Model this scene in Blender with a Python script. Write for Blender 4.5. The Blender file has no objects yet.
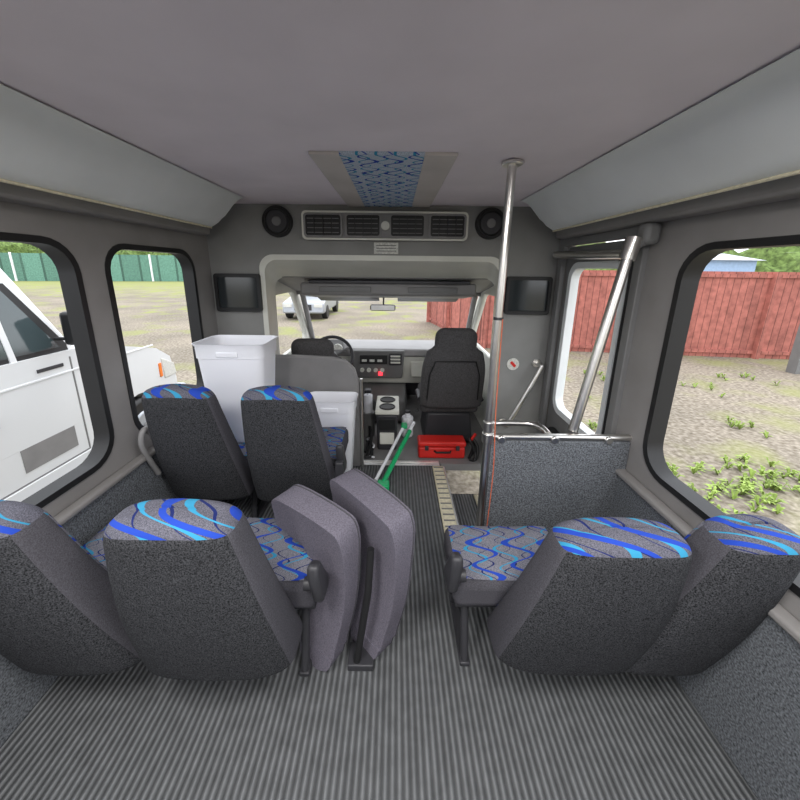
import bpy, bmesh, math, random
from mathutils import Vector, Matrix
random.seed(4)
scene=bpy.context.scene
try:
    scene.view_settings.view_transform='Standard'
except Exception: pass
# ------------------------------------------------------------ materials
def mat(name,col,rough=.6,metal=0,nscale=0,namt=0,bump=0,spec=.4,emit=None,detail=3):
    m=bpy.data.materials.new(name); m.use_nodes=True
    nt=m.node_tree; b=nt.nodes['Principled BSDF']
    b.inputs['Base Color'].default_value=(*col,1); b.inputs['Roughness'].default_value=rough
    b.inputs['Metallic'].default_value=metal; b.inputs['Specular IOR Level'].default_value=spec
    tc=nt.nodes.new('ShaderNodeTexCoord')
    n=nt.nodes.new('ShaderNodeTexNoise'); n.inputs['Scale'].default_value=nscale or 6; n.inputs['Detail'].default_value=detail
    nt.links.new(tc.outputs['Object'],n.inputs['Vector'])
    a=namt or .08
    mr=nt.nodes.new('ShaderNodeMapRange'); mr.inputs['From Min'].default_value=.3; mr.inputs['From Max'].default_value=.7
    mr.inputs['To Min'].default_value=1-a; mr.inputs['To Max'].default_value=1+a
    nt.links.new(n.outputs['Fac'],mr.inputs['Value'])
    vm=nt.nodes.new('ShaderNodeVectorMath'); vm.operation='SCALE'; vm.inputs[0].default_value=col
    nt.links.new(mr.outputs[0],vm.inputs['Scale']); nt.links.new(vm.outputs[0],b.inputs['Base Color'])
    if bump:
        bp=nt.nodes.new('ShaderNodeBump'); bp.inputs['Strength'].default_value=bump; bp.inputs['Distance'].default_value=.004
        nt.links.new(n.outputs['Fac'],bp.inputs['Height']); nt.links.new(bp.outputs[0],b.inputs['Normal'])
    if emit:
        b.inputs['Emission Color'].default_value=(*emit[:3],1); b.inputs['Emission Strength'].default_value=emit[3]
    return m
def N(nt,op,a,b=None,c=None):
    n=nt.nodes.new('ShaderNodeMath'); n.operation=op
    for i,v in enumerate((a,b,c)):
        if v is None: continue
        if isinstance(v,(int,float)): n.inputs[i].default_value=v
        else: nt.links.new(v,n.inputs[i])
    return n.outputs[0]
def squiggle(name,base,cols,slant=.0,period=.11,wl=.13):
    m=bpy.data.materials.new(name); m.use_nodes=True; nt=m.node_tree; b=nt.nodes['Principled BSDF']
    b.inputs['Roughness'].default_value=.85; b.inputs['Specular IOR Level'].default_value=.15
    tc=nt.nodes.new('ShaderNodeTexCoord'); sp=nt.nodes.new('ShaderNodeSeparateXYZ'); nt.links.new(tc.outputs['Object'],sp.inputs[0])
    x,y,z=sp.outputs
    v=N(nt,'ADD',y,z)
    u=N(nt,'ADD',x,N(nt,'MULTIPLY',v,slant))
    ns=nt.nodes.new('ShaderNodeTexNoise'); ns.inputs['Scale'].default_value=350; nt.links.new(tc.outputs['Object'],ns.inputs['Vector'])
    mr=nt.nodes.new('ShaderNodeMapRange'); mr.inputs['From Min'].default_value=.35; mr.inputs['From Max'].default_value=.65
    mr.inputs['To Min'].default_value=.6; mr.inputs['To Max'].default_value=1.35; nt.links.new(ns.outputs['Fac'],mr.inputs['Value'])
    vm=nt.nodes.new('ShaderNodeVectorMath'); vm.operation='SCALE'; vm.inputs[0].default_value=base; nt.links.new(mr.outputs[0],vm.inputs['Scale'])
    cur=vm.outputs[0]
    for i,(c,th,amp) in enumerate(cols):
        p=period*(1+.35*i)
        s=N(nt,'MULTIPLY',N(nt,'SINE',N(nt,'ADD',N(nt,'MULTIPLY',v,2*math.pi/(wl*(1+.22*i))),1.9*i)),amp)
        w=N(nt,'FRACT',N(nt,'ADD',N(nt,'ADD',N(nt,'MULTIPLY',u,1/p),s),100.3+.37*i))
        d=N(nt,'ABSOLUTE',N(nt,'SUBTRACT',w,.5))
        tt=N(nt,'ADD',N(nt,'MULTIPLY',N(nt,'SINE',N(nt,'MULTIPLY',v,31+7*i)),th*.45),th)
        k=N(nt,'LESS_THAN',d,tt)
        mx=nt.nodes.new('ShaderNodeMix'); mx.data_type='RGBA'; nt.links.new(k,mx.inputs['Factor']); nt.links.new(cur,mx.inputs[6]); mx.inputs[7].default_value=(*c,1)
        cur=mx.outputs[2]
    nt.links.new(cur,b.inputs['Base Color'])
    return m
ROY=(.018,.055,.36); CYA=(.035,.25,.42); NAV=(.012,.02,.10)
M={}
M['pattern']=squiggle('seat_pattern_fabric',(.17,.17,.20),[(NAV,.03,.3),(CYA,.05,.32),(ROY,.075,.33)],period=.085,wl=.075)
M['cap']=squiggle('seat_cap_pattern_fabric',(.10,.10,.125),[(NAV,.04,.2),(CYA,.075,.3),(ROY,.11,.36)],slant=1.1,period=.10,wl=.17)
M['ceilpat']=squiggle('ceiling_pattern_fabric',(.45,.52,.62),[(CYA,.06,.3),(ROY,.07,.35)],period=.07,wl=.09)
M['tweed']=mat('seat_back_tweed',(.040,.041,.045),.95,0,260,.85,.5,.1)
M['bolster']=mat('seat_side_fabric',(.068,.066,.076),.9,0,300,.3,.2,.15)
M['mauve']=mat('mauve_grey_fabric',(.135,.125,.155),.9,0,200,.25,.3,.15)
M['carpet']=mat('wall_carpet',(.122,.13,.142),.95,0,160,.65,.5,.1)
M['wall']=mat('grey_wall_vinyl',(.24,.23,.225),.55,0,5,.08,0)
M['bulk']=mat('bulkhead_vinyl',(.235,.235,.228),.6,0,5,.07,0)
M['duct']=mat('duct_grey_plastic',(.74,.77,.78),.4,0,3,.06)
M['ceil']=mat('ceiling_vinyl',(.76,.70,.76),.6,0,4,.05)
M['beige']=mat('ceiling_trim_vinyl',(.55,.51,.49),.6)
M['light']=mat('light_grey_plastic',(.66,.66,.60),.5,0,4,.06)
M['black']=mat('black_rubber',(.012,.012,.013),.5)
M['dark']=mat('dark_plastic',(.035,.035,.04),.45)
M['screen']=mat('screen_glass',(.02,.025,.028),.12,0,2,.05,0,.6)
M['mid']=mat('mid_grey_plastic',(.17,.17,.17),.5)
M['part']=mat('partition_plastic',(.22,.215,.215),.5)
M['steel']=mat('brushed_steel',(.7,.68,.65),.28,1,8,.06)
M['alu']=mat('aluminium_tread',(.7,.7,.7),.4,.6,40,.12)
M['white']=mat('white_plastic',(.86,.87,.92),.35,0,3,.03)
M['vanwhite']=mat('white_car_paint',(.68,.69,.70),.25,0,1,.03,0,.5)
M['glass']=mat('tinted_glass',(.05,.07,.075),.08,0,1,.1,0,.8)
M['red']=mat('red_plastic',(.6,.02,.015),.45)
M['orange']=mat('orange_cord',(.6,.12,.04),.5)
M['green']=mat('green_handle_plastic',(.01,.4,.14),.4)
M['nosing']=mat('cream_step_nosing',(.62,.57,.42),.6,0,60,.15)
M['silver']=mat('silver_car_paint',(.35,.37,.4),.3,.3)
M['label']=mat('paper_label',(.6,.6,.56),.6,0,90,.25)
M['redled']=mat('red_indicator',(.8,.02,.02),.4,emit=(1,.03,.05,3))
M['amber']=mat('amber_lens',(.8,.2,.03),.3)
M['added_fill']=mat('added_fill_glow',(.8,.8,.8),.5,emit=(1,.98,.95,1.5))  # glowing cover for the added interior fill lights
m=mat('ribbed_rubber_floor',(.125,.13,.135),.5,0,20,.15); nt=m.node_tree; b=nt.nodes['Principled BSDF']
tc=nt.nodes.new('ShaderNodeTexCoord'); sp=nt.nodes.new('ShaderNodeSeparateXYZ'); nt.links.new(tc.outputs['Object'],sp.inputs[0])
s=N(nt,'SINE',N(nt,'MULTIPLY',sp.outputs[0],2*math.pi/.022))
src=b.inputs['Base Color'].links[0].from_socket
vm=nt.nodes.new('ShaderNodeVectorMath'); vm.operation='SCALE'; nt.links.new(src,vm.inputs[0]); nt.links.new(N(nt,'ADD',N(nt,'MULTIPLY',s,.4),.85),vm.inputs['Scale']); nt.links.new(vm.outputs[0],b.inputs['Base Color'])
bp=nt.nodes.new('ShaderNodeBump'); bp.inputs['Distance'].default_value=.004; bp.inputs['Strength'].default_value=.7; nt.links.new(s,bp.inputs['Height']); nt.links.new(bp.outputs[0],b.inputs['Normal'])
M['floor']=m
m=bpy.data.materials.new('gravel_ground'); m.use_nodes=True; nt=m.node_tree; b=nt.nodes['Principled BSDF']; b.inputs['Roughness'].default_value=.95; b.inputs['Specular IOR Level'].default_value=.1
tc=nt.nodes.new('ShaderNodeTexCoord')
def noi(sc,det=4):
    n=nt.nodes.new('ShaderNodeTexNoise'); n.inputs['Scale'].default_value=sc; n.inputs['Detail'].default_value=det; nt.links.new(tc.outputs['Object'],n.inputs['Vector']); return n.outputs['Fac']
def ramp(f,stops):
    r=nt.nodes.new('ShaderNodeValToRGB'); nt.links.new(f,r.inputs['Fac']); e=r.color_ramp.elements
    e[0].position=stops[0][0]; e[0].color=(*stops[0][1],1); e[1].position=stops[-1][0]; e[1].color=(*stops[-1][1],1)
    for p,c in stops[1:-1]:
        q=e.new(p); q.color=(*c,1)
    return r.outputs[0]
g=ramp(noi(16,8),[(.3,(.14,.12,.098)),(.5,(.25,.225,.19)),(.72,(.39,.355,.315))])
g2=ramp(noi(.5,3),[(.35,(.8,.78,.74)),(.65,(1.1,1.06,1))])
mx=nt.nodes.new('ShaderNodeMix'); mx.data_type='RGBA'; mx.blend_type='MULTIPLY'; mx.inputs['Factor'].default_value=1; nt.links.new(g,mx.inputs[6]); nt.links.new(g2,mx.inputs[7])
gr=ramp(noi(.9,6),[(.52,(0,0,0)),(.68,(1,1,1))])
mx2=nt.nodes.new('ShaderNodeMix'); mx2.data_type='RGBA'
sp=nt.nodes.new('ShaderNodeSeparateXYZ'); nt.links.new(tc.outputs['Object'],sp.inputs[0])
dist=nt.nodes.new('ShaderNodeMapRange'); dist.inputs['From Min'].default_value=9; dist.inputs['From Max'].default_value=34; dist.inputs['To Min'].default_value=.6; dist.inputs['To Max'].default_value=1.7
nt.links.new(sp.outputs[1],dist.inputs['Value'])
far=nt.nodes.new('ShaderNodeMapRange'); far.inputs['From Min'].default_value=24; far.inputs['From Max'].default_value=45; far.inputs['To Min'].default_value=0; far.inputs['To Max'].default_value=.8
nt.links.new(sp.outputs[1],far.inputs['Value'])
nt.links.new(N(nt,'MINIMUM',N(nt,'ADD',N(nt,'MULTIPLY',gr,dist.outputs[0]),far.outputs[0]),1.0),mx2.inputs['Factor']); nt.links.new(mx.outputs[2],mx2.inputs[6]); mx2.inputs[7].default_value=(.26,.28,.10,1)
nt.links.new(mx2.outputs[2],b.inputs['Base Color'])
M['gravel']=m
def planks(name,col,per,ax=0):
    m=mat(name,col,.85,0,7,.25); nt=m.node_tree; b=nt.nodes['Principled BSDF']
    tc=nt.nodes.new('ShaderNodeTexCoord'); sp=nt.nodes.new('ShaderNodeSeparateXYZ'); nt.links.new(tc.outputs['Object'],sp.inputs[0])
    fr=N(nt,'FRACT',N(nt,'ADD',N(nt,'MULTIPLY',sp.outputs[ax],1/per),100))
    k=N(nt,'ADD',N(nt,'MULTIPLY',N(nt,'GREATER_THAN',fr,.12),.5),.5)
    fl=N(nt,'FLOOR',N(nt,'MULTIPLY',sp.outputs[ax],1/per)); rnd=N(nt,'FRACT',N(nt,'MULTIPLY',N(nt,'SINE',N(nt,'MULTIPLY',fl,12.9)),43.7))
    k2=N(nt,'MULTIPLY',k,N(nt,'ADD',N(nt,'MULTIPLY',rnd,.25),.87))
    src=b.inputs['Base Color'].links[0].from_socket
    vm=nt.nodes.new('ShaderNodeVectorMath'); vm.operation='SCALE'; nt.links.new(src,vm.inputs[0]); nt.links.new(k2,vm.inputs['Scale']); nt.links.new(vm.outputs[0],b.inputs['Base Color'])
    return m
M['fence']=planks('red_fence_wood',(.36,.125,.10),.17)
M['gfence']=planks('teal_mesh_fence',(.12,.25,.20),2.5)
M['leaf']=mat('weed_leaves',(.24,.33,.07),.7,0,5,.3)
M['tree']=mat('tree_foliage',(.13,.19,.055),.9,0,3,.6)
M['blueb']=mat('blue_building_paint',(.3,.42,.6),.6)
M['dark2']=mat('charcoal_seat_fabric',(.072,.07,.072),.9,0,120,.3,.3,.15)

# ------------------------------------------------------------ helpers
class G:
    def __init__(s,name,loc=(0,0,0)):
        s.e=bpy.data.objects.new(name,None); s.e.location=loc; s.e.empty_display_size=.05; scene.collection.objects.link(s.e); s.loc=Vector(loc)
    def add(s,ob):
        ob.parent=s.e; ob.matrix_parent_inverse=Matrix.Translation(-s.loc); return ob
def finish(name,me,ma,par=None,smooth=True,bevel=0,seg=2,sub=0):
    if ma is not None:
        for x in (ma if isinstance(ma,list) else [ma]): me.materials.append(M[x])
    if smooth:
        for p in me.polygons: p.use_smooth=True
        try: me.set_sharp_from_angle(angle=math.radians(38))
        except Exception: pass
    ob=bpy.data.objects.new(name,me); scene.collection.objects.link(ob)
    if bevel:
        bv=ob.modifiers.new('bev','BEVEL'); bv.width=bevel; bv.segments=seg; bv.limit_method='ANGLE'; bv.angle_limit=math.radians(40)
    if par: par.add(ob)
    return ob
def frombm(name,bm,ma,par=None,**k):
    bmesh.ops.recalc_face_normals(bm,faces=bm.faces)
    me=bpy.data.meshes.new(name); bm.to_mesh(me); bm.free(); return finish(name,me,ma,par,**k)
def box(name,lo,hi,ma,par=None,bevel=.005,seg=2,rot=None,taper=None):
    bm=bmesh.new(); c=[(a+b)/2 for a,b in zip(lo,hi)]; s=[abs(b-a) for a,b in zip(lo,hi)]
    bmesh.ops.create_cube(bm,size=1)
    for v in bm.verts:
        if taper and v.co.z<0: v.co.x*=taper; v.co.y*=taper
        v.co=Vector((v.co.x*s[0],v.co.y*s[1],v.co.z*s[2]))
    if rot is not None: bmesh.ops.transform(bm,matrix=rot,verts=bm.verts)
    bmesh.ops.translate(bm,vec=c,verts=bm.verts)
    return frombm(name,bm,ma,par,bevel=bevel,seg=seg)
def hull(name,pts,ma,par=None,bevel=.01,seg=2):
    bm=bmesh.new()
    for p in pts: bm.verts.new(p)
    bmesh.ops.convex_hull(bm,input=bm.verts)
    bmesh.ops.dissolve_limit(bm,angle_limit=.02,verts=bm.verts,edges=bm.edges)
    return frombm(name,bm,ma,par,bevel=bevel,seg=seg)
def rr(a0,b0,a1,b1,r,n=6):
    pts=[]
    for cx,cy,s in ((a1-r,b1-r,0),(a0+r,b1-r,90),(a0+r,b0+r,180),(a1-r,b0+r,270)):
        for i in range(n+1):
            a=math.radians(s+90*i/n); pts.append((cx+r*math.cos(a),cy+r*math.sin(a)))
    return pts
def plate(name,outer,holes,T,mp,ma,par=None,bevel=0,seg=2,smooth=True):
    cu=bpy.data.curves.new('tmp','CURVE'); cu.dimensions='2D'; cu.fill_mode='BOTH'; cu.extrude=T/2
    for loop in [outer]+list(holes):
        sp=cu.splines.new('POLY'); sp.points.add(len(loop)-1)
        for i,p in enumerate(loop): sp.points[i].co=(p[0],p[1],0,1)
        sp.use_cyclic_u=True
    ob=bpy.data.objects.new('tmp',cu); scene.collection.objects.link(ob); bpy.context.view_layer.update()
    me=bpy.data.meshes.new_from_object(ob.evaluated_get(bpy.context.evaluated_depsgraph_get()))
    bpy.data.objects.remove(ob); bpy.data.curves.remove(cu)
    bm=bmesh.new(); bm.from_mesh(me); bpy.data.meshes.remove(me)
    bmesh.ops.remove_doubles(bm,verts=bm.verts,dist=1e-5)
    for v in bm.verts: v.co=Vector(mp(*v.co))
    return frombm(name,bm,ma,par,bevel=bevel,seg=seg,smooth=smooth)
def cr(pts,n=8):
    P=[Vector(p) for p in pts]; out=[]
    for i in range(len(P)-1):
        p0=P[max(i-1,0)];p1=P[i];p2=P[i+1];p3=P[min(i+2,len(P)-1)]
        for j in range(n):
            t=j/n; out.append(.5*((2*p1)+(p2-p0)*t+(2*p0-5*p1+4*p2-p3)*t*t+(3*p1-p0-3*p2+p3)*t**3))
    out.append(P[-1]); return out
def tube(name,pts,r,ma,par=None,smooth=False,cyc=False):
    P=cr(pts) if smooth else pts
    cu=bpy.data.curves.new('tmp','CURVE'); cu.dimensions='3D'; cu.bevel_depth=r; cu.bevel_resolution=4; cu.use_fill_caps=True
    sp=cu.splines.new('POLY'); sp.points.add(len(P)-1)
    for i,p in enumerate(P): sp.points[i].co=(*p,1)
    sp.use_cyclic_u=cyc
    ob=bpy.data.objects.new('tmp',cu); scene.collection.objects.link(ob); bpy.context.view_layer.update()
    me=bpy.data.meshes.new_from_object(ob.evaluated_get(bpy.context.evaluated_depsgraph_get()))
    bpy.data.objects.remove(ob); bpy.data.curves.remove(cu); me.materials.clear()
    return finish(name,me,ma,par)
def disc(name,c,r,T,axis,ma,par=None,n=32,bevel=.004):
    bm=bmesh.new(); bmesh.ops.create_cone(bm,cap_ends=True,segments=n,radius1=r,radius2=r,depth=T)
    R={'x':Matrix.Rotation(math.pi/2,4,'Y'),'y':Matrix.Rotation(math.pi/2,4,'X'),'z':Matrix()}[axis]
    bmesh.ops.transform(bm,matrix=R,verts=bm.verts); bmesh.ops.translate(bm,vec=c,verts=bm.verts)
    return frombm(name,bm,ma,par,bevel=bevel)
def torus(name,c,R,r,rotm,ma,par=None):
    pts=[Vector(c)+rotm@Vector((R*math.cos(a),R*math.sin(a),0)) for a in [i*2*math.pi/32 for i in range(32)]]
    return tube(name,pts,r,ma,par,cyc=True)
XZ=lambda Y:(lambda a,b,c:(a,Y+c,b))
YZ=lambda X:(lambda a,b,c:(X+c,a,b))
XY=lambda Z:(lambda a,b,c:(a,b,Z+c))
XL,XR=-1.28,1.11; YB=2.42; YR=-3.0; ZC=1.91
SILL,WT=.66,1.59

# ------------------------------------------------------------ shell
fx=[(XL,YR),(XR,YR),(XR,1.5),(.37,1.5),(.37,YB),(XL,YB)]
plate('floor',fx,[],.06,XY(-.03),'floor')
st=G('entry_steps',(.7,1.95,-.3))
box('step_upper',(.4,1.5,-.30),(.72,YB-.03,-.25),'floor',st)
box('step_lower',(.72,1.5,-.55),(XR+.02,YB-.03,-.50),'floor',st)
box('riser_upper',(.37,1.5,-.27),(.4,YB-.03,-.005),'alu',st)
box('riser_lower',(.7,1.5,-.52),(.72,YB-.03,-.28),'alu',st)
box('well_wall_rear',(.37,1.47,-.55),(XR,1.5,0),'alu',st)
box('nosing_top',(.30,1.52,0.001),(.385,YB-.05,.012),'nosing',st)
for i in range(16): box('nosing_groove',(.31,1.56+i*.052,.012),(.38,1.572+i*.052,.0135),'mid',st,bevel=0)
box('nosing_lower',(.64,1.52,-.25),(.73,YB-.05,-.24),'nosing',st)
lw=[rr(.42,SILL,1.40,WT,.12),rr(1.55,SILL,2.21,WT,.12),rr(-.75,SILL,.25,WT,.12),rr(-1.9,SILL,-.9,WT,.12)]
plate('wall_left',[(YR,0),(YB,0),(YB,ZC),(YR,ZC)],lw,.06,YZ(XL-.03),'wall',smooth=False)
outer=[(YR,0),(1.5,0),(1.5,-.55),(1.6,-.55),(1.6,1.66),(2.32,1.66),(2.32,-.55),(YB,-.55),(YB,ZC),(YR,ZC)]
rw=[rr(.42,SILL,1.36,WT,.12),rr(-.75,SILL,.25,WT,.12),rr(-1.9,SILL,-.9,WT,.12)]
plate('wall_right',outer,rw,.06,YZ(XR+.03),'wall',smooth=False)
k=1
for X,lst in ((XL-.03,((.42,1.40),(1.55,2.21),(-.75,.25),(-1.9,-.9))),(XR+.03,((.42,1.36),(-.75,.25),(-1.9,-.9)))):
    for a,b in lst:
        g=G('window_%d'%k,(X,(a+b)/2,1.1)); k+=1
        plate('rubber_gasket',rr(a-.014,SILL-.014,b+.014,WT+.014,.133),[rr(a+.012,SILL+.012,b-.012,WT-.012,.11)],.070,YZ(X),'black',g)
box('trim_1',(XL,YR,0.0),(XL+.035,YB,.56),'carpet',bevel=.01)
box('trim_2',(XL,YR,.56),(XL+.05,YB,.585),'wall',bevel=.008)
box('trim_3',(XR-.035,YR,0.0),(XR,1.5,.56),'carpet',bevel=.01)
box('trim_4',(XR-.05,YR,.56),(XR,1.5,.585),'wall',bevel=.008)
plate('wall_rear',[(XL,0),(XR,0),(XR,ZC),(XL,ZC)],[rr(-1.0,.75,.85,1.6,.12)],.06,XZ(YR-.03),'wall',smooth=False)
box('ceiling',(XL-.06,YR,ZC),(XR+.06,YB+.04,ZC+.06),'ceil',bevel=0)
cp=G('ceiling_fabric_panel',(-.06,1.9,ZC-.01)); y0=1.36
box('border_strip',(-.32,y0,ZC-.012),(-.21,YB-.005,ZC),'beige',cp,bevel=.003)
box('border_strip',(.10,y0,ZC-.012),(.22,YB-.005,ZC),'beige',cp,bevel=.003)
box('patterned_strip',(-.21,y0,ZC-.010),(.10,YB-.005,ZC),'ceilpat',cp,bevel=0)
def duct(X,s):
    g=G('ceiling_air_duct',(X+s*.2,0,1.82))
    prof=[(X,ZC-.005),(X,1.765),(X+s*.13,1.735),(X+s*.155,1.738),(X+s*.20,1.765)]
    for i in range(7):
        t=i/6; prof.append((X+s*(.22+.15*t),1.785+.12*math.sin(t*math.pi/2)**1.4))
    plate('duct_shell',prof,[],5.2,lambda a,b,c:(a,-.4+c,b),'duct',g,bevel=.006)
    tube('duct_seam',[(X+s*.155,-2.9,1.734),(X+s*.155,2.19,1.734)],.005,'nosing',g)
    box('duct_mount',(min(X,X+s*.09),-2.9,1.70),(max(X,X+s*.09),2.3,1.767),'wall',g,bevel=.012)
duct(XL,1); duct(XR,-1)
# ------------------------------------------------------------ bulkhead
opl,opr,opt=-.92,.725,1.57
def arch(l,r,t,rad,z0=0,n=8):
    p=[(l,z0)]
    for i in range(n+1):
        a=math.radians(180-90*i/n); p.append((l+rad+rad*math.cos(a),t-rad+rad*math.sin(a)))
    for i in range(n+1):
        a=math.radians(90-90*i/n); p.append((r-rad+rad*math.cos(a),t-rad+rad*math.sin(a)))
    p.append((r,z0)); return p
A=arch(opl,opr,opt,.1)
outer=[(XL-.05,0)]+A+[(opr,-.55),(XR+.05,-.55),(XR+.05,ZC),(XL-.05,ZC)]
plate('wall_front',outer,[],.04,XZ(YB+.02),'bulk',smooth=False)
B=arch(-.97,.80,1.43,.09)
bm=bmesh.new()
r0=[bm.verts.new((x,YB-.012,z)) for x,z in arch(opl-.02,opr+.02,opt+.02,.1)]
r1=[bm.verts.new((x,YB-.012,z)) for x,z in arch(opl+.015,opr-.015,opt-.015,.09)]
r2=[bm.verts.new((x,2.78,z)) for x,z in B]
for u,v in ((r0,r1),(r1,r2)):
    for i in range(len(u)-1): bm.faces.new((u[i],u[i+1],v[i+1],v[i]))
frombm('trim_5',bm,'light')
ac=G('air_conditioner_vent_panel',(-.075,YB-.03,1.775))
c0=-.62;c1=.47
plate('housing',rr(c0,1.685,c1,1.865,.03),[],.05,XZ(YB-.025),'part',ac,bevel=.01)
plate('housing_rim',rr(c0,1.685,c1,1.865,.03),[rr(c0+.012,1.697,c1-.012,1.853,.025)],.012,XZ(YB-.053),'light',ac,bevel=.003)
for a,b in ((-.595,-.365),(-.325,-.11),(-.035,.18),(.225,.445)):
    plate('vent_rim',rr(a-.012,1.702,b+.012,1.85,.02),[rr(a,1.712,b,1.84,.015)],.016,XZ(YB-.055),'part',ac,bevel=.003)
    plate('vent_recess',rr(a,1.712,b,1.84,.015),[],.012,XZ(YB-.053),'black',ac,bevel=.003)
    for j in range(4): box('vent_slat',(a+.012,YB-.064,1.728+j*.029),(b-.012,YB-.058,1.732+j*.029),'mid',ac,bevel=0)
    for j in range(3): box('vent_divider',(a+(b-a)*(j+1)/4-.002,YB-.068,1.716),(a+(b-a)*(j+1)/4+.002,YB-.057,1.836),'black',ac,bevel=0)
disc('knob',(-.072,YB-.06,1.775),.028,.03,'y','light',ac)
for x,z in ((-.79,1.80),(.625,1.80)):
    g=G('round_speaker',(x,YB-.02,z))
    disc('rim',(x,YB-.016,z),.1,.03,'y','black',g); torus('ring',(x,YB-.034,z),.082,.008,Matrix.Rotation(math.pi/2,3,'X'),'black',g)
    disc('grille',(x,YB-.032,z),.07,.012,'y','dark',g); disc('dust_cap',(x,YB-.039,z),.03,.012,'y','mid',g)
g=G('notice_sign',(-.065,YB-.005,1.64)); box('card',(-.15,YB-.012,1.6),(.015,YB-.001,1.675),'label',g,bevel=.002)
for j in range(3): box('text_line',(-.135,YB-.0135,1.617+j*.018),(0,YB-.012,1.621+j*.018),'dark',g,bevel=0)
for a,b in ((-1.25,-.935),(.765,1.075)):
    g=G('wall_monitor',((a+b)/2,YB-.02,1.33))
    plate('bezel',rr(a,1.20,b,1.46,.02),[rr(a+.02,1.225,b-.02,1.435,.01)],.04,XZ(YB-.02),'black',g,bevel=.004)
    box('screen',(a+.015,YB-.02,1.22),(b-.015,YB-.001,1.44),'screen',g,bevel=0)
g=G('warning_label',(.87,YB-.005,.83)); disc('sticker',(.87,YB-.004,.83),.045,.006,'y','label',g,bevel=.001)
box('stripe',(.845,YB-.009,.82),(.895,YB-.007,.84),'red',g,bevel=0,rot=Matrix.Rotation(.8,4,'Y'))
# ------------------------------------------------------------ cab
cl,crr=-1.0,.86
cabprof=[(2.46,-.05),(4.0,-.05),(4.0,.72),(3.45,1.40),(2.46,1.60)]; cabhole=[(2.80,.72),(3.76,.72),(3.78,.80),(3.42,1.24),(3.34,1.28),(2.80,1.28)]
plate('wall_cab_left',cabprof,[cabhole],.05,YZ(cl-.025),'light',smooth=False)
plate('wall_cab_right',cabprof,[cabhole],.05,YZ(crr+.025),'light',smooth=False)
hull('ceiling_cab',[(x,y,z+d) for x in (cl-.05,crr+.05) for y,z in ((2.76,1.43),(3.5,1.27)) for d in (0,.04)],'part')
box('floor_cab',(cl,YB,-.06),(crr,4.0,-.002),'part',bevel=0)
box('wall_firewall',(cl,3.95,-.05),(crr,4.0,.66),'dark',bevel=0)
tr=G('threshold_plate',(-.02,YB,.003)); box('plate',(-.35,YB-.035,.001),(.36,YB+.03,.008),'alu',tr,bevel=.003)
box('rib',(-.35,YB-.005,.008),(.36,YB+.005,.012),'steel',tr,bevel=.001)
ws=G('windshield_frame',(-.07,3.7,1.0))
tube('pillar',[(cl+.02,3.98,.68),(cl+.05,3.5,1.26)],.028,'part',ws); tube('pillar',[(crr-.02,3.98,.68),(crr-.05,3.5,1.26)],.028,'part',ws)
tube('header',[(cl,3.5,1.27),(crr,3.5,1.27)],.03,'part',ws)
oc=G('overhead_console',(-.07,2.95,1.3))
hull('console_body',[(x,y,z) for x,y,z in [(-.78,2.82,1.395),(.66,2.82,1.395),(-.78,2.80,1.29),(.66,2.80,1.29),(-.76,3.2,1.24),(.64,3.2,1.24),(-.76,3.2,1.32),(.64,3.2,1.32)]],'part',oc,bevel=.02)
box('console_dark_strip',(-.7,2.795,1.385),(.6,2.83,1.41),'dark',oc)  # dark plastic strip along the console's upper front edge
box('console_pocket',(-.62,2.793,1.315),(-.2,2.81,1.36),'mid',oc); box('console_pocket',(.1,2.793,1.315),(.5,2.81,1.36),'mid',oc)
for a,b in ((-.74,-.16),(.02,.6)):
    hull('sun_visor',[(a,3.2,1.27),(b,3.2,1.27),(a,3.4,1.21),(b,3.4,1.21),(a,3.2,1.25),(b,3.2,1.25),(a,3.4,1.19),(b,3.4,1.19)],'dark',oc,bevel=.005)
mi=G('rear_view_mirror',(-.12,3.4,1.14)); plate('housing',rr(-.25,1.10,.0,1.16,.02),[],.03,XZ(3.38),'dark',mi,bevel=.006); box('glass',(-.24,3.362,1.106),(-.01,3.366,1.154),'steel',mi,bevel=0); tube('stem',[(-.12,3.39,1.15),(-.12,3.47,1.24)],.008,'dark',mi)
da=G('dashboard',(-.07,3.6,.6))
hull('top_pad',[(cl+.01,3.42,.70),(crr-.01,3.42,.70),(cl+.01,3.92,.70),(crr-.01,3.92,.70),(cl+.01,3.40,.62),(crr-.01,3.40,.62),(cl+.01,3.94,.6),(crr-.01,3.94,.6)],'part',da,bevel=.025,seg=3)
hull('lower_panel',[(cl+.02,3.44,.63),(crr-.02,3.44,.63),(cl+.02,3.9,.63),(crr-.02,3.9,.63),(cl+.02,3.56,.28),(crr-.02,3.56,.28),(cl+.02,3.9,.28),(crr-.02,3.9,.28)],'light',da,bevel=.02)
hull('centre_stack',[(-.45,3.38,.69),(.1,3.38,.69),(-.45,3.45,.69),(.1,3.45,.69),(-.43,3.43,.38),(.08,3.43,.38),(-.43,3.54,.38),(.08,3.54,.38)],'mid',da,bevel=.015)
box('radio',(-.36,3.37,.55),(-.08,3.40,.64),'black',da); box('switch_bank',(-.06,3.37,.54),(.07,3.40,.66),'dark',da)
for j in range(4): disc('dial',(-.34+.07*j,3.39,.48),.022,.03,'y','light',da)
for j in range(3): box('button',(-.34+.08*j,3.363,.575),(-.29+.08*j,3.375,.6),'label',da,bevel=.002)
for j in range(3): box('switch',(-.045,3.363,.56+.033*j),(.055,3.375,.578+.033*j),'light',da,bevel=.002)
box('indicator',(-.17,3.395,.42),(-.13,3.42,.455),'redled',da,bevel=.002)
box('glovebox',(.16,3.45,.38),(.7,3.50,.56),'light',da,bevel=.02)
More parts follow.
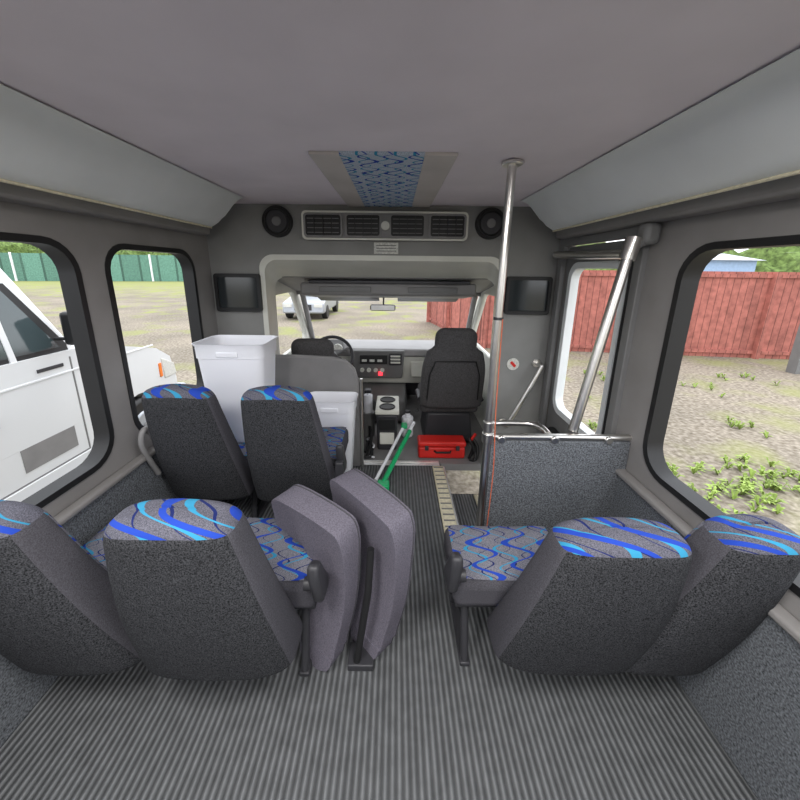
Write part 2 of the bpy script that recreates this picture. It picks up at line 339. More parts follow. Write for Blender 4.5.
hull('instrument_binnacle',[(-.85,3.36,.66),(-.5,3.36,.66),(-.82,3.5,.79),(-.53,3.5,.79),(-.85,3.6,.70),(-.5,3.6,.70)],'mid',da,bevel=.02)
for j in range(2): disc('gauge',(-.76+.17*j,3.41,.70),.05,.03,'y','label',da)
SC=Vector((-.60,3.10,.69)); sw=G('steering_wheel',SC); R=Matrix.Rotation(math.radians(62),3,'X')
torus('rim',SC,.2,.016,R,'dark',sw)
for a in (0,120,240): tube('spoke',[SC+Vector((0,.01,0)),SC+R@Vector((.19*math.sin(math.radians(a+60)),.19*math.cos(math.radians(a+60)),0))],.014,'mid',sw)
disc('hub',SC,.06,.05,'y','mid',sw); tube('column',[SC+Vector((0,.02,-.01)),(-.60,3.36,.60)],.035,'dark',sw)
hull('engine_cover',[(-.42,3.53,.27),(.12,3.53,.27),(-.4,3.2,.22),(.1,3.2,.22),(-.42,3.15,.0),(.12,3.15,.0),(-.45,3.9,0),(.15,3.9,0),(-.42,3.9,.27),(.12,3.9,.27)],'mid',bevel=.03,seg=3)
fc=G('floor_console',(-.06,2.75,.2))
box('body',(-.15,2.6,.0),(.03,2.95,.33),'dark',fc,bevel=.015,taper=.9); box('top_tray',(-.16,2.6,.33),(.04,2.95,.37),'light',fc,bevel=.01)
for x,y in ((-.06,2.68),(-.06,2.84)): torus('cup_ring',(x,y,.372),.06,.008,Matrix.Identity(3),'black',fc); disc('cup_well',(x,y,.371),.055,.006,'z','black',fc)
box('front_drawer',(-.12,2.59,.07),(.0,2.62,.17),'light',fc); box('front_slot',(-.13,2.59,.20),(.01,2.62,.30),'black',fc)
g=G('spray_bottle',(-.24,2.9,.3)); disc('bottle',(-.24,2.9,.31),.04,.17,'z','white',g); disc('neck',(-.24,2.9,.41),.015,.05,'z','white',g); box('trigger',(-.27,2.86,.42),(-.21,2.93,.45),'dark',g)
disc('pump_base',(-.24,2.9,.115),.06,.23,'z','mid',g)
g=G('cable_bundle',(-.22,2.6,.03))
tube('cable',[(-.24,2.75,.02),(-.18,2.6,.03),(-.22,2.48,.02),(-.2,2.55,.05),(-.2,2.72,.1),(-.22,2.78,.14)],.012,'black',g,smooth=True)
tube('cable',[(-.24,2.55,.02),(-.22,2.68,.05),(-.18,2.5,.02),(-.24,2.47,.02)],.011,'black',g,smooth=True)
tube('cable',[(-.2,2.8,.02),(-.24,2.75,.03),(-.17,2.62,.04),(-.22,2.52,.015),(-.16,2.47,.02)],.008,'white',g,smooth=True)
g=G('black_tool_bag',(-.38,2.78,.15)); hull('bag_body',[(-.47,2.68,0),(-.29,2.68,0),(-.47,2.84,0),(-.29,2.84,0),(-.45,2.72,.2),(-.31,2.72,.2),(-.45,2.8,.2),(-.31,2.8,.2)],'black',g,bevel=.025,seg=3)
tube('bag_strap',[(-.44,2.76,.19),(-.43,2.76,.27),(-.38,2.76,.3),(-.33,2.76,.27),(-.32,2.76,.19)],.009,'dark',g,smooth=True)
g=G('white_jug',(.12,2.86,.1)); disc('jug_body',(.12,2.88,.10),.055,.2,'z','white',g,bevel=.02); disc('jug_neck',(.12,2.88,.215),.022,.04,'z','white',g); disc('jug_cap',(.12,2.88,.243),.026,.02,'z','dark',g)
tube('jug_handle',[(.12,2.82,.2),(.12,2.80,.16),(.12,2.82,.09)],.009,'white',g,smooth=True)

# ------------------------------------------------------------ seats
def loft_back(name,cx,top,bot,wt,wb,th,par,mats=('tweed','bolster','pattern','cap'),capt=.93,roundtop=.1,lean=0,headrest=False):
    NL=40; NS=40; bm=bmesh.new(); rings=[]; ts=[]
    for i in range(NL+1):
        t=i/NL; t=.5-.5*math.cos(math.pi*t)
        w=wb+(wt-wb)*(t**1.5)
        if headrest:
            if t<.42: w=wb*(1-.04*t)
            elif t<.72: q=(t-.42)/.30; w=wb*(.98-.14*q*q)
            else: q=min(1,(t-.72)/.07); w=wb*.84+(wt-wb*.84)*(q*q*(3-2*q))
        d=th*(1.25-.5*t)
        e=1
        if t>1-roundtop: e=max(.0,1-((t-(1-roundtop))/roundtop)**2.6)**.5
        if t<.06: e=max(.0,1-((.06-t)/.06)**2)**.5
        k=.45 if headrest else .22
        wx=w*((1-k)+k*e) if e<1 else w
        if i in (0,NL): e=.02
        dy=d*(.25+.75*e) if e<1 else d
        if i in (0,NL): wx*=.86; dy*=.3
        y=bot[0]+(top[0]-bot[0])*t - .02*math.sin(math.pi*t); z=bot[1]+(top[1]-bot[1])*t
        ring=[]
        for j in range(NS):
            a=2*math.pi*j/NS; c,s=math.cos(a),math.sin(a); n=.42
            X=wx/2*math.copysign(abs(c)**n,c); Y=dy/2*math.copysign(abs(s)**(n*1.2),s)
            if s<0: Y-=.018*(1-(2*X/wx)**2)*e
            zz=z
            if not headrest: zz=z+.018*t*(1-(2*X/wx)**2)
            ring.append(bm.verts.new((cx+X+lean*t,y+Y,zz)))
        rings.append(ring); ts.append(t)
    for i in range(NL):
        for j in range(NS):
            f=bm.faces.new((rings[i][j],rings[i][(j+1)%NS],rings[i+1][(j+1)%NS],rings[i+1][j]))
            tm=(ts[i]+ts[i+1])/2; a=2*math.pi*(j+.5)/NS; s=math.sin(a)
            if tm>capt: f.material_index=3
            elif s<-.42: f.material_index=0
            elif s>.45: f.material_index=2
            else: f.material_index=1
    bm.faces.new(rings[0]); f=bm.faces.new(rings[-1]); f.material_index=3
    bmesh.ops.recalc_face_normals(bm,faces=bm.faces)
    me=bpy.data.meshes.new(name); bm.to_mesh(me); bm.free()
    for x in mats: me.materials.append(M[x])
    for p in me.polygons: p.use_smooth=True
    ob=bpy.data.objects.new(name,me); scene.collection.objects.link(ob); par.add(ob); return ob
def seat(cx,ytop,ztop,ybot,zbot,wt=.36,wb=.46,arm=0,cushw=.46,cx2=None,lean=0,th=.14,capt=.93,cd=.43,dz=0):
    cx2=cx if cx2 is None else cx2
    g=G('bus_seat',(cx,ybot,0))
    loft_back('backrest',cx,(ytop,ztop),(ybot,zbot),wt,wb,th,g,lean=lean,capt=capt)
    bm=bmesh.new()
    x0,x1=cx2-cushw/2,cx2+cushw/2; y0,y1=ybot+.03,ybot+.03+cd
    box('cushion_core',(x0,y0,.33+dz),(x1,y1,.455+dz),['bolster'],g,bevel=.035,seg=4)
    nx,ny=14,14; V=[]
    for i in range(nx+1):
        for j in range(ny+1):
            u=i/nx*2-1; v=j/ny*2-1
            zz=.452+dz+.022*(1-u**4)*(1-v**4)+(.012*(abs(u)**3)*(1-u**8))
            V.append(bm.verts.new((x0+.015+(x1-x0-.03)*i/nx,y0+.015+(y1-y0-.03)*j/ny,zz)))
    for i in range(nx):
        for j in range(ny):
            a=i*(ny+1)+j; bm.faces.new((V[a],V[a+ny+1],V[a+ny+2],V[a+1]))
    frombm('cushion_cover',bm,'pattern',g)
    box('frame_rail',(x0+.02,y0+.06,.27+dz),(x1-.02,y0+.10,.34+dz),'dark',g); box('frame_rail',(x0+.02,y1-.12,.27+dz),(x1-.02,y1-.08,.34+dz),'dark',g)
    for xx in (x0+.06,x1-.06):
        tube('leg',[(xx,y0+.08,.29+dz),(xx,y0+.02,.015)],.016,'dark',g); tube('leg',[(xx,y1-.1,.29+dz),(xx,y1-.04,.015)],.016,'dark',g)
        box('foot_rail',(xx-.02,y0,0),(xx+.02,y1,.02),'dark',g)
    if arm:
        ax=cx2+arm*(cushw/2+.015)
        tube('arm_pivot',[(ax-arm*.05,ybot+.03,.44),(ax+arm*.02,ybot+.03,.44)],.022,'dark',g)
        hull('armrest',[(ax+dx,ybot+y,z-.03) for dx in (-.018,.022) for y,z in ((.0,.42),(.07,.40),(.10,.44),(.0,.60),(-.045,.62),(-.055,.58))],'dark',g,bevel=.014,seg=3)
    return g
seat(-1.00,1.47,.96,1.70,.25,.30,.43,arm=-1,cushw=.44,lean=.0,capt=.95)
seat(-.53,1.46,.96,1.68,.25,.31,.44,arm=1,cushw=.44,lean=-.01,capt=.95)
seat(-1.025,.765,.865,.93,.20,.29,.42,lean=-.10,cushw=.42,th=.17,cd=.34,dz=-.02,capt=.94)
seat(-.57,.765,.875,.92,.20,.32,.50,arm=1,cx2=-.50,th=.17,cd=.34,dz=-.02,lean=-.01,capt=.94)
seat(.60,.80,.80,.96,.18,.345,.50,arm=-1,cx2=.455,lean=.04,th=.17,cd=.30,dz=-.05,capt=.94)
seat(.895,.80,.815,.96,.18,.20,.36,cushw=.36,cx2=.885,lean=.12,th=.17,cd=.30,dz=-.05,capt=.94)
g=G('seat_belt',(-.28,1.6,.5)); tube('buckle_stalk',[(-.285,1.60,.3),(-.28,1.56,.46)],.012,'black',g); box('buckle',(-.30,1.54,.44),(-.26,1.57,.54),'dark',g)
g=G('seat_belt',(-1.2,1.5,.7)); tube('strap',[(-1.22,1.56,.46),(-1.215,1.48,.66),(-1.20,1.50,.74),(-1.215,1.58,.62),(-1.22,1.6,.5)],.013,'part',g,smooth=True)
def folded(p0,p1,prof,th,bend=.03,dz=-.04,nm='folded_seat_cushion'):
    p0=Vector(p0);p1=Vector(p1); d=(p1-p0).normalized(); n=Vector((-d.y,d.x))
    g=G(nm,(p0.x,p0.y,.4))
    def mp(a,b,c):
        b2=b+dz if b>.1 else b
        c2=c*(1+.35*max(0,(b-.45)/.25))
        o=bend*math.sin(b*4.5)
        sx=-.075*max(0,(.62-b)/.6)
        return (p0.x+d.x*a+n.x*(c2+o)+sx,p0.y+d.y*a+n.y*(c2+o),b2)
    P=[(v.x,v.y) for v in cr([(a,b,0) for a,b in prof]+[(prof[0][0],prof[0][1],0)],4)][:-1]
    plate('cushion_pad',P,[],th,mp,'mauve',g,bevel=.034,seg=5)
    tube('piping',[mp(a,b,th/2-.008) for a,b in P],.003,'bolster',g,cyc=True)
    return g
folded((-.44,1.17),(-.12,.97),[(0,.55),(-.005,.66),(.06,.70),(.28,.68),(.335,.63),(.355,.45),(.36,.3),(.35,.15),(.34,.02),(.2,.02),(.19,.3),(.165,.5),(.09,.53)],.085)
folded((-.225,1.28),(.045,1.01),[(0,.56),(-.005,.67),(.06,.71),(.31,.69),(.365,.64),(.38,.46),(.385,.3),(.375,.15),(.36,.02),(.22,.02),(.2,.3),(.17,.5),(.09,.54)],.09)
g=G('folded_seat_frame',(-.12,.95,.3)); tube('hinge_bar',[(-.135,.99,.03),(-.09,1.0,.35),(-.08,1.02,.52)],.014,'black',g); box('hinge_foot',(-.17,.97,0),(-.07,1.06,.03),'dark',g)

# ------------------------------------------------------------ bins
def bin_(cx,cy,z0,w,d,h,nm='plastic_waste_bin'):
    g=G(nm,(cx,cy,z0)); bm=bmesh.new(); rings=[]
    lv=[(0,.74,0),(.02,.76,.0),(.86,.96,0),(.865,.99,0),(.97,1.0,0),(1,1.06,0),(1.0,1.02,0),(.97,.96,0),(.03,.72,0)]
    for t,s,_ in lv:
        rings.append([bm.verts.new((cx+x*s,cy+y*s,z0+h*t)) for x,y in rr(-w/2,-d/2,w/2,d/2,.05)])
    n=len(rings[0])
    for a,b in zip(rings,rings[1:]):
        for j in range(n): bm.faces.new((a[j],a[(j+1)%n],b[(j+1)%n],b[j]))
    bm.faces.new(rings[0]); bm.faces.new(rings[-1]); frombm('shell',bm,'white',g)
    box('handle_grip',(cx-.06,cy-d/2*1.03-.004,z0+h*.88),(cx+.06,cy-d/2*.98,z0+h*.93),'white',g)
    return g
bin_(-.93,1.96,.478,.39,.28,.61)
bin_(-.44,2.235,.0,.34,.20,.63)
dp=G('driver_partition',(-.6,2.40,.4))
prof=[(-.93,0),(-.93,.88),(-.72,.88),(-.45,.87),(-.36,.85),(-.30,.79),(-.275,.7),(-.27,.3),(-.27,0)]
plate('panel',prof,[],.03,XZ(2.385),'part',dp,bevel=.006)
tube('edge_trim',[(-.93,2.385,.88),(-.72,2.385,.882),(-.45,2.385,.87),(-.36,2.385,.85),(-.30,2.385,.79),(-.275,2.385,.7),(-.27,2.385,.3),(-.27,2.385,0.0)],.012,'part',dp)
tube('stanchion',[(-.245,2.37,.0),(-.245,2.37,.72)],.011,'steel',dp)
def cabseat(cx,cy,ztop,w,z0=0.02):
    g=G('cab_bucket_seat',(cx,cy,0))
    loft_back('backrest',cx,(cy-.08,ztop),(cy+.08,.34),w*.62,w,.13,g,mats=('dark2','dark2','dark2','dark2'),headrest=True,roundtop=.13)
    box('cushion',(cx-w*.48,cy+.06,.28),(cx+w*.48,cy+.52,.42),'dark2',g,bevel=.04,seg=4)
    box('pedestal',(cx-w*.36,cy+.08,.0),(cx+w*.36,cy+.46,.28),'dark',g,bevel=.02,taper=1.15)
    tube('recline_lever',[(cx-w*.52,cy+.1,.3),(cx-w*.54,cy-.02,.33)],.01,'black',g)
    tube('back_welt',[(cx-w*.40,cy-.04,.45),(cx-w*.38,cy-.095,.68),(cx-w*.3,cy-.125,.80),(cx+w*.3,cy-.125,.80),(cx+w*.38,cy-.095,.68),(cx+w*.40,cy-.04,.45)],.006,'black',g)
    for s in (-1,1): tube('arm_bracket',[(cx+s*w*.5,cy+.04,.42),(cx+s*w*.52,cy+.2,.44)],.02,'dark',g)
    return g
cabseat(.48,2.70,1.06,.53)
cabseat(-.66,2.72,.96,.54)
rc=G('red_toolbox',(.4,2.53,.07)); box('case_body',(.20,2.49,.0),(.58,2.62,.10),'red',rc,bevel=.015); box('case_lid',(.195,2.485,.104),(.585,2.625,.15),'red',rc,bevel=.015)
tube('handle',[(.33,2.49,.07),(.34,2.46,.075),(.45,2.46,.075),(.46,2.49,.07)],.008,'black',rc); box('latch',(.25,2.475,.08),(.28,2.49,.12),'dark',rc); box('latch',(.5,2.475,.08),(.53,2.49,.12),'dark',rc)
g=G('green_broom',(.03,2.4,.1)); tube('pole',[(-.075,2.12,.03),(.13,2.62,.18)],.018,'green',g); tube('pole_end',[(.13,2.62,.18),(.17,2.72,.21)],.014,'white',g)
box('brush_head',(-.115,2.06,.0),(-.03,2.14,.045),'green',g,bevel=.01)
g=G('white_broom',(.0,2.4,.1)); tube('pole',[(-.13,2.16,.02),(.085,2.68,.20)],.013,'white',g); box('grip',(.06,2.64,.185),(.11,2.72,.215),'green',g,bevel=.01)
g=G('jumper_cables',(.66,2.5,.02))
tube('cable',[(.61,2.47,.02),(.64,2.52,.05),(.66,2.56,.1),(.64,2.55,.16),(.68,2.5,.1),(.66,2.46,.02),(.61,2.46,.015)],.013,'black',g,smooth=True)
tube('cable',[(.62,2.5,.02),(.67,2.55,.06),(.63,2.58,.13),(.61,2.52,.17),(.66,2.48,.06),(.64,2.44,.015)],.012,'black',g,smooth=True)
tube('clip',[(.62,2.52,.145),(.67,2.56,.19)],.012,'red',g)

# ------------------------------------------------------------ modesty panel, poles, rails
mp_=G('modesty_panel',(.78,1.46,.4))
box('carpet_board',(.455,1.445,.0),(XR,1.475,.725),'carpet',mp_,bevel=.006)
tube('top_rail',[(.43,1.46,.742),(XR,1.46,.742)],.015,'steel',mp_)
for x in (.5,.75,1.0): disc('clamp',(x,1.445,.735),.018,.02,'y','steel',mp_)
pl=G('grab_pole',(.445,1.44,1)); tube('pole',[(.43,1.45,.0),(.445,1.45,ZC)],.0175,'steel',pl); disc('floor_flange',(.43,1.45,.008),.04,.014,'z','steel',pl); disc('ceiling_flange',(.445,1.45,ZC-.01),.04,.014,'z','steel',pl)
disc('joint',(.437,1.45,.80),.024,.05,'z','steel',pl); disc('joint',(.437,1.45,.742),.026,.05,'z','steel',pl)
g=G('pull_cord',(.47,1.42,.6)); tube('cord',[(.452,1.425,1.3),(.455,1.42,.9),(.466,1.415,.6),(.462,1.42,.3),(.46,1.43,.1)],.002,'orange',g,smooth=True); disc('cord_ring',(.441,1.45,1.3),.021,.012,'z','dark',g,bevel=.002)
g=G('grab_rail',(.6,1.55,.8)); tube('loop',[(.47,1.47,.745),(.475,1.54,.745),(.52,1.60,.742),(.68,1.60,.742),(.73,1.55,.745),(.735,1.48,.745)],.0145,'steel',g,smooth=True)
g=G('grab_rail',(.98,2.38,.7)); tube('rail',[(.83,2.41,.37),(.83,2.34,.38),(.86,2.33,.42),(1.03,2.33,.80),(1.04,2.34,.84),(1.04,2.41,.84)],.0145,'steel',g,smooth=True)
disc('flange',(.83,2.41,.37),.03,.012,'y','steel',g); disc('flange',(1.04,2.41,.84),.03,.012,'y','steel',g)
dg=G('door_actuator_pole',(.95,1.52,1.2))
tube('pole',[(.86,1.50,.757),(1.00,1.52,1.60)],.022,'steel',dg)
tube('pole_cap',[(.992,1.52,1.55),(1.01,1.52,1.64)],.032,'steel',dg)
tube('bracket',[(.99,1.52,1.60),(1.07,1.52,1.64)],.026,'mid',dg)
tube('linkage',[(1.0,1.53,1.575),(1.03,1.9,1.585),(1.03,2.28,1.60)],.022,'steel',dg,smooth=True)
box('motor_cover',(1.03,1.48,1.61),(XR-.012,1.55,1.70),'mid',dg,bevel=.02)
d=G('door_1',(XR+.03,1.96,.55))
plate('leaf',rr(1.61,-.49,2.31,1.65,.03),[rr(1.70,.56,2.25,1.54,.09),rr(1.70,-.35,2.25,.42,.07)],.045,YZ(XR+.035),'mid',d,bevel=.004)
plate('window_seal',rr(1.685,.545,2.265,1.555,.1),[rr(1.725,.585,2.225,1.515,.075)],.055,YZ(XR+.035),'duct',d,bevel=.004)
plate('lower_seal',rr(1.685,-.365,2.265,.435,.08),[rr(1.715,-.335,2.235,.405,.06)],.065,YZ(XR+.03),'black',d)
plate('door_frame',[(1.56,-.5),(1.56,1.70),(2.36,1.70),(2.36,-.5),(2.31,-.5),(2.31,1.655),(1.61,1.655),(1.61,-.5)],[],.03,YZ(XR-.01),'mid',d,bevel=.004)
tube('centre_edge',[(XR+.0,1.645,-.45),(XR+.0,1.645,1.62)],.012,'black',d)
g=G('emergency_handle',(XL+.02,2.3,.8)); box('lever',(XL+.01,2.28,.72),(XL+.03,2.31,.92),'dark',g); box('tag',(XL+.005,2.27,.82),(XL+.035,2.32,.86),'red',g)
for y,E in ((.12,21),(-1.3,20)):  # unseen area lights with glowing panels, added to brighten the interior
    for x in (-.62,.45):
        g=G('added_fill_lamp',(x,y,ZC-.02)); plate('fill_panel',rr(x-.12,y-.25,x+.12,y+.25,.04),[],.02,XY(ZC-.012),'added_fill',g)
        L=bpy.data.lights.new('added_fill','AREA'); L.shape='RECTANGLE'; L.size=.24; L.size_y=.5; L.energy=E; L.color=(1,.98,.96)
        o=bpy.data.objects.new('added_fill_light',L); o.location=(x,y,ZC-.03); scene.collection.objects.link(o); g.add(o)

# ------------------------------------------------------------ outside
GZ=-.75
box('ground',(-150,-40,GZ-.1),(150,200,GZ),'gravel',bevel=0)
hull('bus_hood',[(-.85,4.03,.60),(.7,4.03,.60),(-.75,4.9,.42),(.6,4.9,.42),(-.85,4.03,-.4),(.7,4.03,-.4),(-.75,4.95,-.4),(.6,4.95,-.4)],'vanwhite',bevel=.08,seg=4)
def fence(p0,p1,h,ma,th=.05,posts=2.4,pm=None,par=None):
    p0=Vector(p0);p1=Vector(p1);L=(p1-p0).length; d=(p1-p0)/L; n=Vector((-d.y,d.x)); g=par
    pts=[]
    for a in (0,L):
        for c in (0,th):
            for z in (GZ,GZ+h): pts.append((p0.x+d.x*a+n.x*c,p0.y+d.y*a+n.y*c,z))
    hull('boards',pts,ma,g,bevel=0)
    for z in (.12,h-.15):
        q=[(p0.x+d.x*a-n.x*c,p0.y+d.y*a-n.y*c,GZ+z+e) for a in (0,L) for c in (0,.05) for e in (0,.09)]
        if pm is None: hull('rail',q,ma,g,bevel=0)
    k=0
    while k<=L:
        q=p0+d*k-n*.06; w=.06 if pm is None else .10; box('post',(q.x-w,q.y-w,GZ),(q.x+w,q.y+w,GZ+h+(.0 if pm is None else .1)),pm or ma,g,bevel=0); k+=posts
fg=G('wooden_fence',(6,9,0))
fence((2.6,9.9),(16,8.2),2.28,'fence',par=fg); fence((1.5,15),(2.6,9.9),2.1,'fence',par=fg)
gg=G('green_mesh_fence',(-40,50,0)); fence((-100,42),(-14,60),4.0,'gfence',posts=9,pm='white',par=gg)
wl=G('wooden_post',(9.3,7.6,0)); box('post',(9.2,7.5,GZ),(9.4,7.7,GZ+1.6),'mid',wl); box('post_cap',(9.17,7.47,GZ+1.6),(9.43,7.73,GZ+1.64),'mid',wl)
def clump(bm,c,r):
    geo=bmesh.ops.create_icosphere(bm,subdivisions=3,radius=r)
    for v in geo['verts']:
        k=1+.25*math.sin(v.co.x*5/r+c[0])*math.sin(v.co.y*6/r)+random.uniform(-.12,.12)
        v.co=v.co*k+Vector(c)
bm=bmesh.new()
for i in range(26):
    x=6+i*2.1+random.uniform(-1,1); clump(bm,(x*1.1,32+random.uniform(-2,3),GZ+random.uniform(1.2,2.6)),random.uniform(1.6,2.8))
for i in range(40):
    x=-125+i*2.6; clump(bm,(x,70+random.uniform(-3,3),GZ+random.uniform(2,5)),random.uniform(2.5,4.2))
frombm('tree_line',bm,'tree',smooth=False)
bg=G('distant_building',(19,24,1)); box('walls',(19,22,GZ),(22.5,26,GZ+3.0),'blueb',bg); hull('roof',[(18.8,21.7,GZ+3.0),(22.8,21.7,GZ+3.0),(18.8,26.3,GZ+3.0),(22.8,26.3,GZ+3.0),(19.4,24,GZ+3.5),(22.2,24,GZ+3.5)],'silver',bg)
bm=bmesh.new()
spots=[(3.9,3.3,20),(4.3,3.5,14),(3.6,3.0,8),(3.5,3.6,5),(4.6,3.1,8),(3.2,4.6,5),(5.2,4.6,6),(4.6,7.2,9),(5.4,7.5,8),(3.7,5.4,5),(6.2,6.4,5),(7.5,7.0,8),(8.3,6.2,6),(2.9,3.6,5),(3.3,2.9,9),(4.9,2.6,6),(3.0,7.5,6)]
for x,y,n in spots:
    for c in range(n):
        px,py=x+random.gauss(0,.22),y+random.gauss(0,.2)
        for k in range(9):
            a=random.uniform(0,6.28); l=random.uniform(.05,.12); h=random.uniform(.03,.10); w=.013
            d=Vector((math.cos(a),math.sin(a),0)); s=Vector((-d.y,d.x,0))*w; o=Vector((px,py,GZ))
            v=[bm.verts.new(p) for p in (o-s*.4,o+s*.4,o+d*l*.5+s+Vector((0,0,h)),o+d*l+Vector((0,0,h*.9)),o+d*l*.5-s+Vector((0,0,h)))]
            bm.faces.new(v)
frombm('weed_patch',bm,'leaf',smooth=False)
# white van outside left
vx=-3.0; W=1.95
vn=G('white_van',(vx-1,1.8,GZ))
def vz(z): return GZ+z
prof=[(-1.6,.42),(-1.6,1.5),(-1.45,1.53),(3.1,1.50),(3.5,1.44),(4.15,1.26),(4.38,1.10),(4.45,.8),(4.45,.42),(4.15,.38)]
P=[(y,vz(z)) for y,z in prof]
arc=[(3.75+.42*math.cos(math.radians(a)),vz(.38+.42*math.sin(math.radians(a)))) for a in range(0,181,15)]
arcr=[(-.4+.42*math.cos(math.radians(a)),vz(.38+.42*math.sin(math.radians(a)))) for a in range(0,181,15)]
plate('body',P+arc+arcr,[],W,YZ(vx-W/2),'vanwhite',vn,bevel=.07,seg=4)
i1,i2=vx-.02,vx-W+.02; t1,t2=vx-.14,vx-W+.14; WB,WTp=3.16,2.80; HT=2.24
hull('cabin',[(i1,-1.6,vz(1.47)),(i2,-1.6,vz(1.47)),(i1,WB,vz(1.47)),(i2,WB,vz(1.47)),(t1,-1.45,vz(HT)),(t2,-1.45,vz(HT)),(t1,WTp,vz(HT)),(t2,WTp,vz(HT)),(t1-.3,-1.4,vz(HT+.1)),(t2+.3,-1.4,vz(HT+.1)),(t1-.3,WTp-.15,vz(HT+.1)),(t2+.3,WTp-.15,vz(HT+.1))],'vanwhite',vn,bevel=.05,seg=3)
def sidept(y,z,o=.006):
    t=(z-1.47)/(HT-1.47); return (i1+(t1-i1)*t+o,y,vz(z))
def sidewin(nm,pts,ma='glass',o=.008):
    bm=bmesh.new(); a=[bm.verts.new(sidept(y,z,o)) for y,z in pts]; b=[bm.verts.new(sidept(y,z,o-.03)) for y,z in pts]
    bm.faces.new(a); bm.faces.new(b[::-1]); n=len(a)
    for i in range(n): bm.faces.new((a[i],b[i],b[(i+1)%n],a[(i+1)%n]))
    frombm(nm,bm,ma,vn,smooth=False)
sidewin('door_window_seal',[(1.72,1.5),(3.05,1.5),(3.05,1.56),(2.74,2.11),(1.72,2.11)],'black',.006)
sidewin('door_window',[(1.77,1.54),(2.98,1.54),(2.69,2.07),(1.77,2.07)],'glass',.012)
sidewin('quarter_divider',[(2.56,1.5),(2.605,1.5),(2.605,2.07),(2.56,2.07)],'vanwhite',.018)
for a in (.65,-.45,-1.4):
    sidewin('side_window_seal',[(a,1.54),(a+.95,1.54),(a+.95,2.06),(a,2.06)],'black',.006); sidewin('side_window',[(a+.05,1.58),(a+.9,1.58),(a+.9,2.02),(a+.05,2.02)],'glass',.012)
hull('windshield',[(i1-.08,WB+.012,vz(1.53)),(i2+.08,WB+.012,vz(1.53)),(t2+.06,WTp+.05,vz(2.15)),(t1-.06,WTp+.05,vz(2.15)),(i1-.08,WB-.03,vz(1.53)),(i2+.08,WB-.03,vz(1.53)),(t2+.06,WTp,vz(2.15)),(t1-.06,WTp,vz(2.15))],'glass',vn,bevel=.003)
for y0 in (1.62,3.02): box('door_gap',(vx-.002,y0,vz(.5)),(vx+.003,y0+.014,vz(1.44)),'mid',vn,bevel=0)
box('door_gap_bottom',(vx-.002,1.62,vz(.5)),(vx+.003,3.02,vz(.514)),'mid',vn,bevel=0)
box('door_crease',(vx-.01,-1.5,vz(1.30)),(vx+.008,4.1,vz(1.32)),'vanwhite',vn,bevel=.004)
box('door_handle',(vx,2.15,vz(1.05)),(vx+.04,2.34,vz(1.13)),'dark',vn,bevel=.01)
box('fender_badge',(vx,2.72,vz(1.37)),(vx+.008,2.95,vz(1.40)),'dark',vn,bevel=.002)
box('door_card_recess',(vx-.001,2.45,vz(.60)),(vx+.004,2.92,vz(.80)),'part',vn,bevel=0)
box('rocker_step',(vx-.02,1.5,vz(.30)),(vx+.22,3.1,vz(.36)),'mid',vn,bevel=.015); box('rocker_side',(vx-.05,1.5,vz(.28)),(vx+.015,3.2,vz(.5)),'vanwhite',vn)
for y in (3.75,-.4):
    for X in (vx-.10,vx-W+.10):
        disc('tyre',(X,y,vz(.37)),.37,.24,'x','black',vn,bevel=.04); disc('rim',(X+(.02 if X>vx-1 else -.02),y,vz(.37)),.22,.24,'x','silver',vn,bevel=.02); disc('hub_cap',(X+(.13 if X>vx-1 else -.13),y,vz(.37)),.09,.05,'x','mid',vn)
hull('headlight',[(vx-.02+o,y,vz(z)) for o in (0,.03) for y,z in ((4.2,1.12),(4.43,1.0),(4.46,.84),(4.22,.84))],'label',vn,bevel=.01)
hull('turn_signal',[(vx-.02+o,y,vz(z)) for o in (0,.03) for y,z in ((4.14,1.06),(4.19,1.06),(4.19,.88),(4.14,.88))],'amber',vn,bevel=.005)
box('front_bumper',(vx-W-.02,4.35,vz(.4)),(vx+.03,4.62,vz(.66)),'silver',vn,bevel=.04); box('grille',(vx-W+.4,4.44,vz(.75)),(vx-.4,4.48,vz(1.02)),'dark',vn)
tube('mirror_arm',[(vx-.02,2.95,vz(1.62)),(vx+.14,2.98,vz(1.62))],.015,'black',vn); box('mirror_head',(vx+.06,2.94,vz(1.56)),(vx+.24,3.02,vz(1.86)),'black',vn,bevel=.03)
cg=G('parked_car',(-4,16,GZ)); X0,X1=-5.0,-3.15
hull('body',[(X0,15,vz(.3)),(X1,15,vz(.3)),(X0,15.05,vz(.75)),(X1,15.05,vz(.75)),(X0+.05,16.2,vz(.98)),(X1-.05,16.2,vz(.98)),(X0,19.2,vz(.95)),(X1,19.2,vz(.95)),(X0,19.3,vz(.35)),(X1,19.3,vz(.35))],'silver',cg,bevel=.08,seg=3)
hull('cabin',[(X0+.08,16.1,vz(.95)),(X1-.08,16.1,vz(.95)),(X0+.3,16.9,vz(1.48)),(X1-.3,16.9,vz(1.48)),(X0+.3,18.4,vz(1.48)),(X1-.3,18.4,vz(1.48)),(X0+.08,19.1,vz(.95)),(X1-.08,19.1,vz(.95))],'glass',cg,bevel=.05)
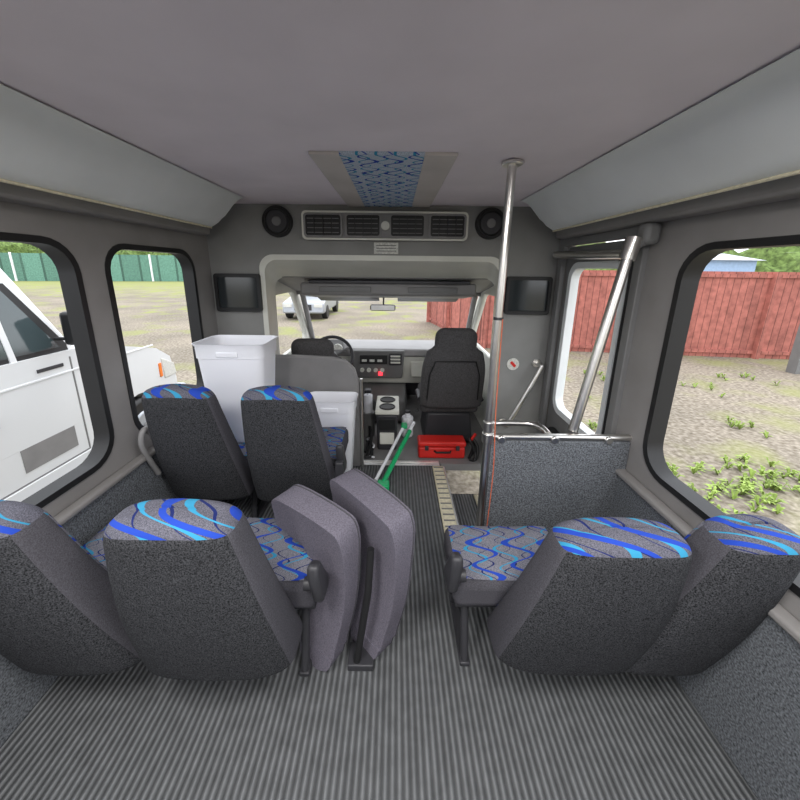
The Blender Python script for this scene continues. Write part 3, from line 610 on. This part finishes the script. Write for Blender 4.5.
hull('roof',[(X0+.3,16.85,vz(1.46)),(X1-.3,16.85,vz(1.46)),(X0+.3,18.45,vz(1.46)),(X1-.3,18.45,vz(1.46)),(X0+.35,17,vz(1.53)),(X1-.35,17,vz(1.53)),(X0+.35,18.2,vz(1.53)),(X1-.35,18.2,vz(1.53))],'silver',cg)
for x in (X0+.1,X1-.1):
    for y in (15.75,18.4): disc('tyre',(x,y,vz(.32)),.32,.24,'x','black',cg,bevel=.03)
for x in (X0+.25,X1-.25): box('headlight',(x-.18,14.99,vz(.58)),(x+.18,15.04,vz(.72)),'label',cg)
box('grille',(X0+.55,14.98,vz(.45)),(X1-.55,15.02,vz(.7)),'dark',cg)

# ------------------------------------------------------------ world, sun
w=bpy.data.worlds.new('World'); scene.world=w; w.use_nodes=True; nt=w.node_tree; bgn=nt.nodes['Background']
tc=nt.nodes.new('ShaderNodeTexCoord'); n=nt.nodes.new('ShaderNodeTexNoise'); n.inputs['Scale'].default_value=2.5; n.inputs['Detail'].default_value=5; nt.links.new(tc.outputs['Generated'],n.inputs['Vector'])
r=nt.nodes.new('ShaderNodeValToRGB'); nt.links.new(n.outputs['Fac'],r.inputs['Fac']); r.color_ramp.elements[0].position=.35; r.color_ramp.elements[0].color=(.78,.84,.93,1); r.color_ramp.elements[1].position=.65; r.color_ramp.elements[1].color=(1,1,1,1)
nt.links.new(r.outputs[0],bgn.inputs['Color']); bgn.inputs['Strength'].default_value=2.8
S=bpy.data.lights.new('sun','SUN'); S.energy=.8; S.angle=math.radians(25); so=bpy.data.objects.new('sun',S); so.rotation_euler=(math.radians(-30),math.radians(15),0); scene.collection.objects.link(so)
# ------------------------------------------------------------ camera
cam=bpy.data.cameras.new('camera'); co=bpy.data.objects.new('camera',cam); scene.collection.objects.link(co)
cam.sensor_width=36; cam.lens=36*340/800; cam.shift_x=5/800; cam.shift_y=-46/800; cam.clip_start=.02; cam.clip_end=500
p=math.radians(14)
co.matrix_world=Matrix.Translation((0,0,1.5))@Matrix.Rotation(math.pi/2-p,4,'X')@Matrix.Rotation(math.radians(.6),4,'Z')
scene.camera=co
